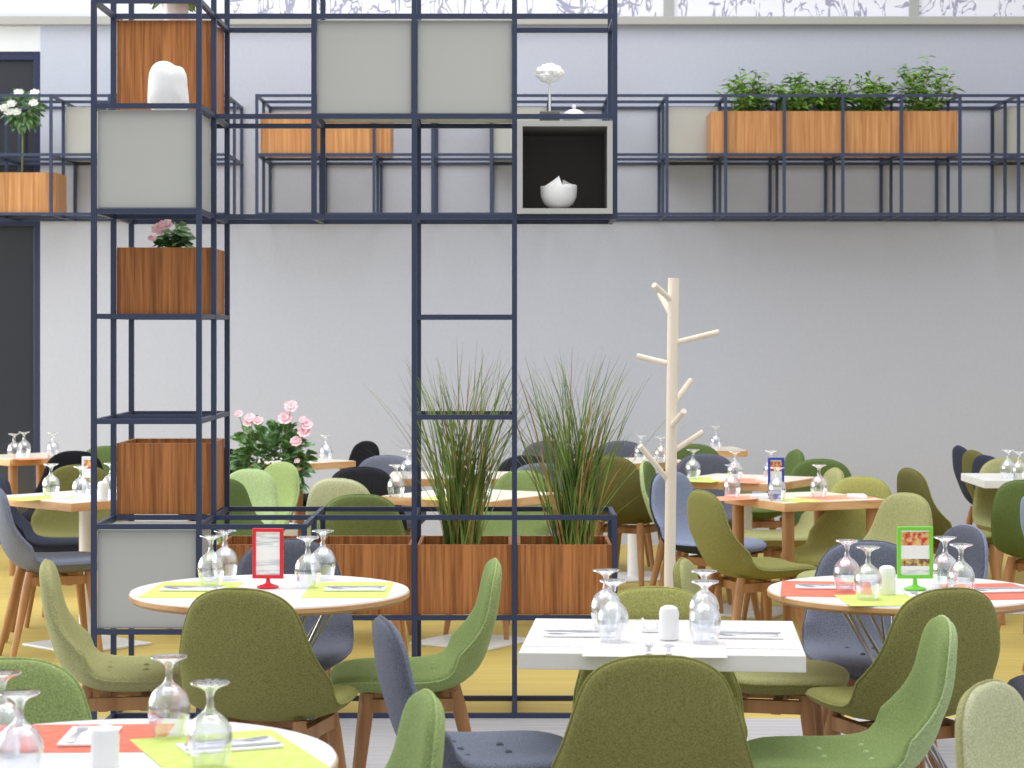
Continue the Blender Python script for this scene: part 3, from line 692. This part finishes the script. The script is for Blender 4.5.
glasses('glasses behind the left-hand grass', '', ((396, 498, 'left of the lattice post on the table behind the grass'), (483, 499, 'seen through the right side of the left-hand grass'), (408, 479, 'on the farther table, left of the lattice post'), (470, 479, 'on the farther table, behind the left-hand grass')))
glasses('single far glasses', '', ((326, 461, 'alone on the small table right of the pink flowers'), (716, 449.5, 'alone on the farthest table near the rear wall'),
    (641, 461, 'above the green chair rims, left of the coat tree pole'), (661, 463, 'close to the left of the coat tree pole')))
glasses('glasses on the white table at the right edge', '', ((1008, 479, 'on the white table at the right edge, left one'), (1019, 481, 'on the white table at the right edge, cut by the frame')))

def shaker(px, py, label, s=1.0):
    p = on(px, py); r = thing('salt_shaker', label, 'salt shaker', (p.x, p.y, TZ + .0022), 0, 'white salt shakers')
    o = MB().lathe([(.024, 0), (.026, .004), (.0255, .05), (.0255, .058)], n=24).build('body', M['ceram'], r)
    o2 = MB().lathe([(.0262, .058), (.0262, .07), (.023, .082), (.013, .088), (0, .0895)], n=24).build('cap', M['ceram'], r)
    return r
shaker(105, 775, 'white salt shaker on the bottom left round table'); shaker(669, 640, 'white salt shaker in the middle of the white slab table')
shaker(887, 595, 'white salt shaker left of the green menu stand'); shaker(103, 500, 'white salt shaker on the left wood-edged table')
p = on(650, 632)
o = MB().bb((-.022, -.02, 0), (.022, .02, .012)).bb((-.022, -.02, .012), (-.016, .02, .035)).bb((.016, -.02, .012), (.022, .02, .028)).build('toothpick_holder', M['ceram'], None, 0, .002)
o.location = (p.x, p.y, TZ + .0012); tag(o, 'small white holder left of the salt shaker on the white slab table', 'holder')

def menu(px, py, col, w, h, rz, label, stem=.03):
    p = on(px, py); r = thing('menu_stand', label, 'menu stand', (p.x, p.y, TZ + .0022), rz, 'menu stands'); b = .011
    MB().lathe([(.034, 0), (.034, .004), (.012, .011), (.007, .016), (.006, stem)], n=20).build('stand_base', M[col], r)
    z0_ = stem
    MB().bb((-w / 2, -.007, z0_), (w / 2, .007, z0_ + b)).bb((-w / 2, -.007, z0_ + h - b), (w / 2, .007, z0_ + h)).bb((-w / 2, -.007, z0_ + b), (-w / 2 + b, .007, z0_ + h - b)).bb((w / 2 - b, -.007, z0_ + b), (w / 2, .007, z0_ + h - b)).build('picture_frame', M[col], r, 0, .002)
    m = MB(); x0_, x1_ = -w / 2 + b, w / 2 - b; zz = z0_ + b; hh = h - 2 * b
    for a, c, mi in ((0, .12, 1), (.12, .2, 0), (.2, .36, 2), (.36, .66, 0), (.66, .96, 3), (.96, 1, 0)):
        m.bb((x0_, -.002, zz + hh * a), (x1_, .002, zz + hh * c), mi)
    m.build('menu_card', [M['paper'], M['ink'], M['photo2'] if col != 'red' else M['ink'], M['photo'] if col != 'red' else M['ink']], r, 0)
menu(268, 588, 'red', .098, .158, -.06, 'red framed menu stand on the round table', .028)
menu(915, 590, 'green', .112, .162, 0, 'bright green framed menu stand on the round table', .034)
menu(776, 499, 'blue', .078, .185, .03, 'blue framed menu holder on the wood-edged table', .012)
menu(88, 493.5, 'clear', .06, .17, .1, 'small white card stand on the left wood-edged table', .012)

def flat(name, label, cat, group, x, y, z, w, dp, th, deg, mat):
    o = MB().bb((-w / 2, -dp / 2, 0), (w / 2, dp / 2, th)).build(name, M[mat], None, 0)
    o.location = (x, y, z); o.rotation_euler = (0, 0, math.radians(deg)); return tag(o, label, cat, group)
Z0 = TZ + .0004
def mat_(x, y, deg, col, label, w=.42, dp=.29, lift=0): flat('placemat', label, 'placemat', 'paper placemats', x, y, Z0 + lift, w, dp, .0007, deg, col)
def napkin(x, y, deg, label, w=.17, dp=.09):
    flat('napkin', label, 'napkin', 'folded paper napkins', x, y, Z0 + .0022, w, dp, .004, deg, 'paper')
def cutlery_mesh(kind):
    m = MB(); K = [(-.10, .0075), (-.085, .009), (-.02, .0045), (.04, .0035)]
    vs_ = []; fs = []
    def strip(pts, z=.0, arch=0.0):
        n = len(pts); v = []
        for i, (y, w) in enumerate(pts): zz = z + arch * math.sin(PI * i / max(1, n - 1)); v += [(y, -w, zz), (y, w, zz), (y, w, zz + .002), (y, -w, zz + .002)]
        f_ = [(0, 1, 2, 3), tuple(4 * (n - 1) + q for q in (3, 2, 1, 0))]
        for i in range(n - 1):
            for q in range(4): f_.append((4 * i + q, 4 * i + 4 + q, 4 * i + 4 + (q + 1) % 4, 4 * i + (q + 1) % 4))
        m.add(v, f_)
    if kind == 'knife': strip([(-.11, .008), (-.09, .009), (-.01, .006), (0, .008), (.06, .010), (.10, .008), (.115, .002)])
    else:
        strip(K, 0, .004)
        if kind == 'spoon': strip([(.04, .0035), (.048, .010), (.06, .017), (.075, .019), (.09, .015), (.098, .007), (.10, .001)], 0, -.0015)
        else:
            strip([(.04, .0035), (.05, .010), (.062, .0125), (.066, .0125)], 0, 0)
            for q in (-.0105, -.0035, .0035, .0105):
                m.add([(.066, q - .002, 0), (.066, q + .002, 0), (.10, q + .001, .003), (.10, q - .001, .003), (.066, q - .002, .002), (.066, q + .002, .002), (.10, q + .001, .005), (.10, q - .001, .005)],
                      [(0, 3, 2, 1), (4, 5, 6, 7), (0, 1, 5, 4), (1, 2, 6, 5), (2, 3, 7, 6), (3, 0, 4, 7)])
    me = m.mesh(kind, 40); me.materials.append(M['steel']); return me
CUT = {k: cutlery_mesh(k) for k in ('fork', 'knife', 'spoon')}
def cutlery(kind, x, y, deg, label, z=None):
    o = place(kind, CUT[kind]); o.scale = (.84, .84, .84); o.location = (x, y, (Z0 + .0076) if z is None else z); o.rotation_euler = (0, 0, math.radians(deg)); tag(o, label, kind, 'cutlery on the tables')
def setting(x, y, deg, col, where, cut=('fork', 'knife'), off=(0, 0), w=.42, dp=.29, lift=0, nap=True):
    # deg = direction of the mat's long side
    cn = {'redmat': 'coral red', 'limemat': 'lime green', 'palemat': 'pale wood-print'}[col]
    mat_(x, y, deg, col, f'{cn} paper placemat {where}', w, dp, lift)
    a = math.radians(deg); ux = Vector((math.cos(a), math.sin(a))); uy = Vector((-ux.y, ux.x))
    if nap:
        q = Vector((x, y)) + ux * off[0] + uy * off[1]
        napkin(q.x, q.y, deg + 90, f'folded white napkin {where}', .19, .10)
        for i, k in enumerate(cut):
            c = q + ux * (-.025 + .05 * i); cutlery(k, c.x, c.y, deg + 90, f'steel {k} {where}')
setting(-.90, 4.24, 2, 'redmat', 'at the rear of the bottom left table', ('fork', 'knife'), (.06, .0))
setting(-.545, 4.08, -68, 'limemat', 'at the right of the bottom left table', ('fork', 'knife'), (-.06, .02), lift=.0008)
setting(-1.00, 6.66, 88, 'limemat', 'at the left of the red-menu table', ('fork', 'knife'), (0, 0), .40, .26)
setting(-.51, 6.66, 90, 'limemat', 'at the right of the red-menu table', ('fork', 'knife'), (0, -.02), .40, .26)
setting(.985, 6.68, 82, 'redmat', 'at the left of the green-menu table', ('fork', 'knife'), (.03, 0), .40, .28)
setting(1.50, 6.62, 98, 'redmat', 'at the right of the green-menu table', ('fork', 'knife'), (.0, 0), .40, .26)
setting(1.20, 6.40, 2, 'limemat', 'at the front of the green-menu table', ('fork', 'spoon'), (.06, .06), .42, .26, .0008)
setting(.18, 5.67, 86, 'palemat', 'at the left of the white slab table', ('spoon', 'knife'), (0, .0), .42, .27)
setting(.62, 5.64, 86, 'palemat', 'at the right of the white slab table', ('fork', 'knife'), (0, .0), .42, .27)
q = on(655, 648); setting(q.x - .004, q.y - .052, -4, 'palemat', 'at the front of the white slab table', ('fork', 'spoon'), (.01, -.02), .36, .22, .0008)
def small(px, py, deg, col, where, lab_nap=True, w=.34, dp=.22):
    p = on(px, py); cn = {'peachmat': 'coral', 'limemat': 'lime green'}[col]
    mat_(p.x, p.y, deg, col, f'{cn} paper placemat {where}', w, dp)
    if lab_nap: flat('napkin', f'folded white napkin {where}', 'napkin', 'folded paper napkins', p.x + .1, p.y - .01, Z0 + .001, .13, .08, .014, deg + 60, 'paper')
small(738, 498, 28, 'peachmat', 'at the left corner of the blue-menu table'); small(836, 497.6, 28, 'peachmat', 'at the right corner of the blue-menu table')
small(800, 500.5, 28, 'limemat', 'in front of the blue menu holder', False, .16, .2)
small(750, 481, 60, 'peachmat', 'on the far table behind the blue menu holder'); small(706, 480, 60, 'limemat', 'on the far table right of the coat tree pole')
small(455, 498, 57, 'limemat', 'on the table behind the left-hand grass'); small(40, 498, 47, 'limemat', 'on the left wood-edged table', True)
small(30, 459, 42, 'peachmat', 'on the small table by the dark glass door', False, .2, .14)

# ------------------------------------------------------------------ light
w = bpy.data.worlds.new('daylight'); scene.world = w; w.use_nodes = True
nt = w.node_tree; bg = nt.nodes['Background']
tc = nt.nodes.new('ShaderNodeTexCoord'); sp = nt.nodes.new('ShaderNodeSeparateXYZ'); cr = nt.nodes.new('ShaderNodeValToRGB')
mr = nt.nodes.new('ShaderNodeMapRange'); mr.inputs['From Min'].default_value = -1; mr.inputs['From Max'].default_value = 1
nt.links.new(tc.outputs['Generated'], sp.inputs[0]); nt.links.new(sp.outputs['Z'], mr.inputs['Value']); nt.links.new(mr.outputs[0], cr.inputs['Fac']); nt.links.new(cr.outputs[0], bg.inputs['Color'])
e_ = cr.color_ramp.elements; e_[0].position = .48; e_[0].color = (.34, .34, .34, 1); e_[1].position = .95; e_[1].color = (1.0, 1.02, 1.08, 1)
k_ = e_.new(.56); k_.color = (.66, .665, .68, 1)
bg.inputs['Strength'].default_value = 1.0
def area(name, loc, rot, sx, sy, power, col=(1, 1, 1)):
    l = bpy.data.lights.new(name, 'AREA'); l.shape = 'RECTANGLE'; l.size = sx; l.size_y = sy; l.energy = power; l.color = col
    o = bpy.data.objects.new(name, l); COL.objects.link(o); o.location = loc; o.rotation_euler = rot; return o
area('skylight', (-0.5, 9.0, 6.5), (0, 0, 0), 7, 10, 430, (1, .99, .97))
area('window_daylight', (-7.5, 11, 2.4), (0, math.radians(-90), 0), 3.6, 8, 420, (.95, .98, 1))
scene.cycles.use_denoising = True
scene.cycles.max_bounces = 10; scene.cycles.transparent_max_bounces = 24
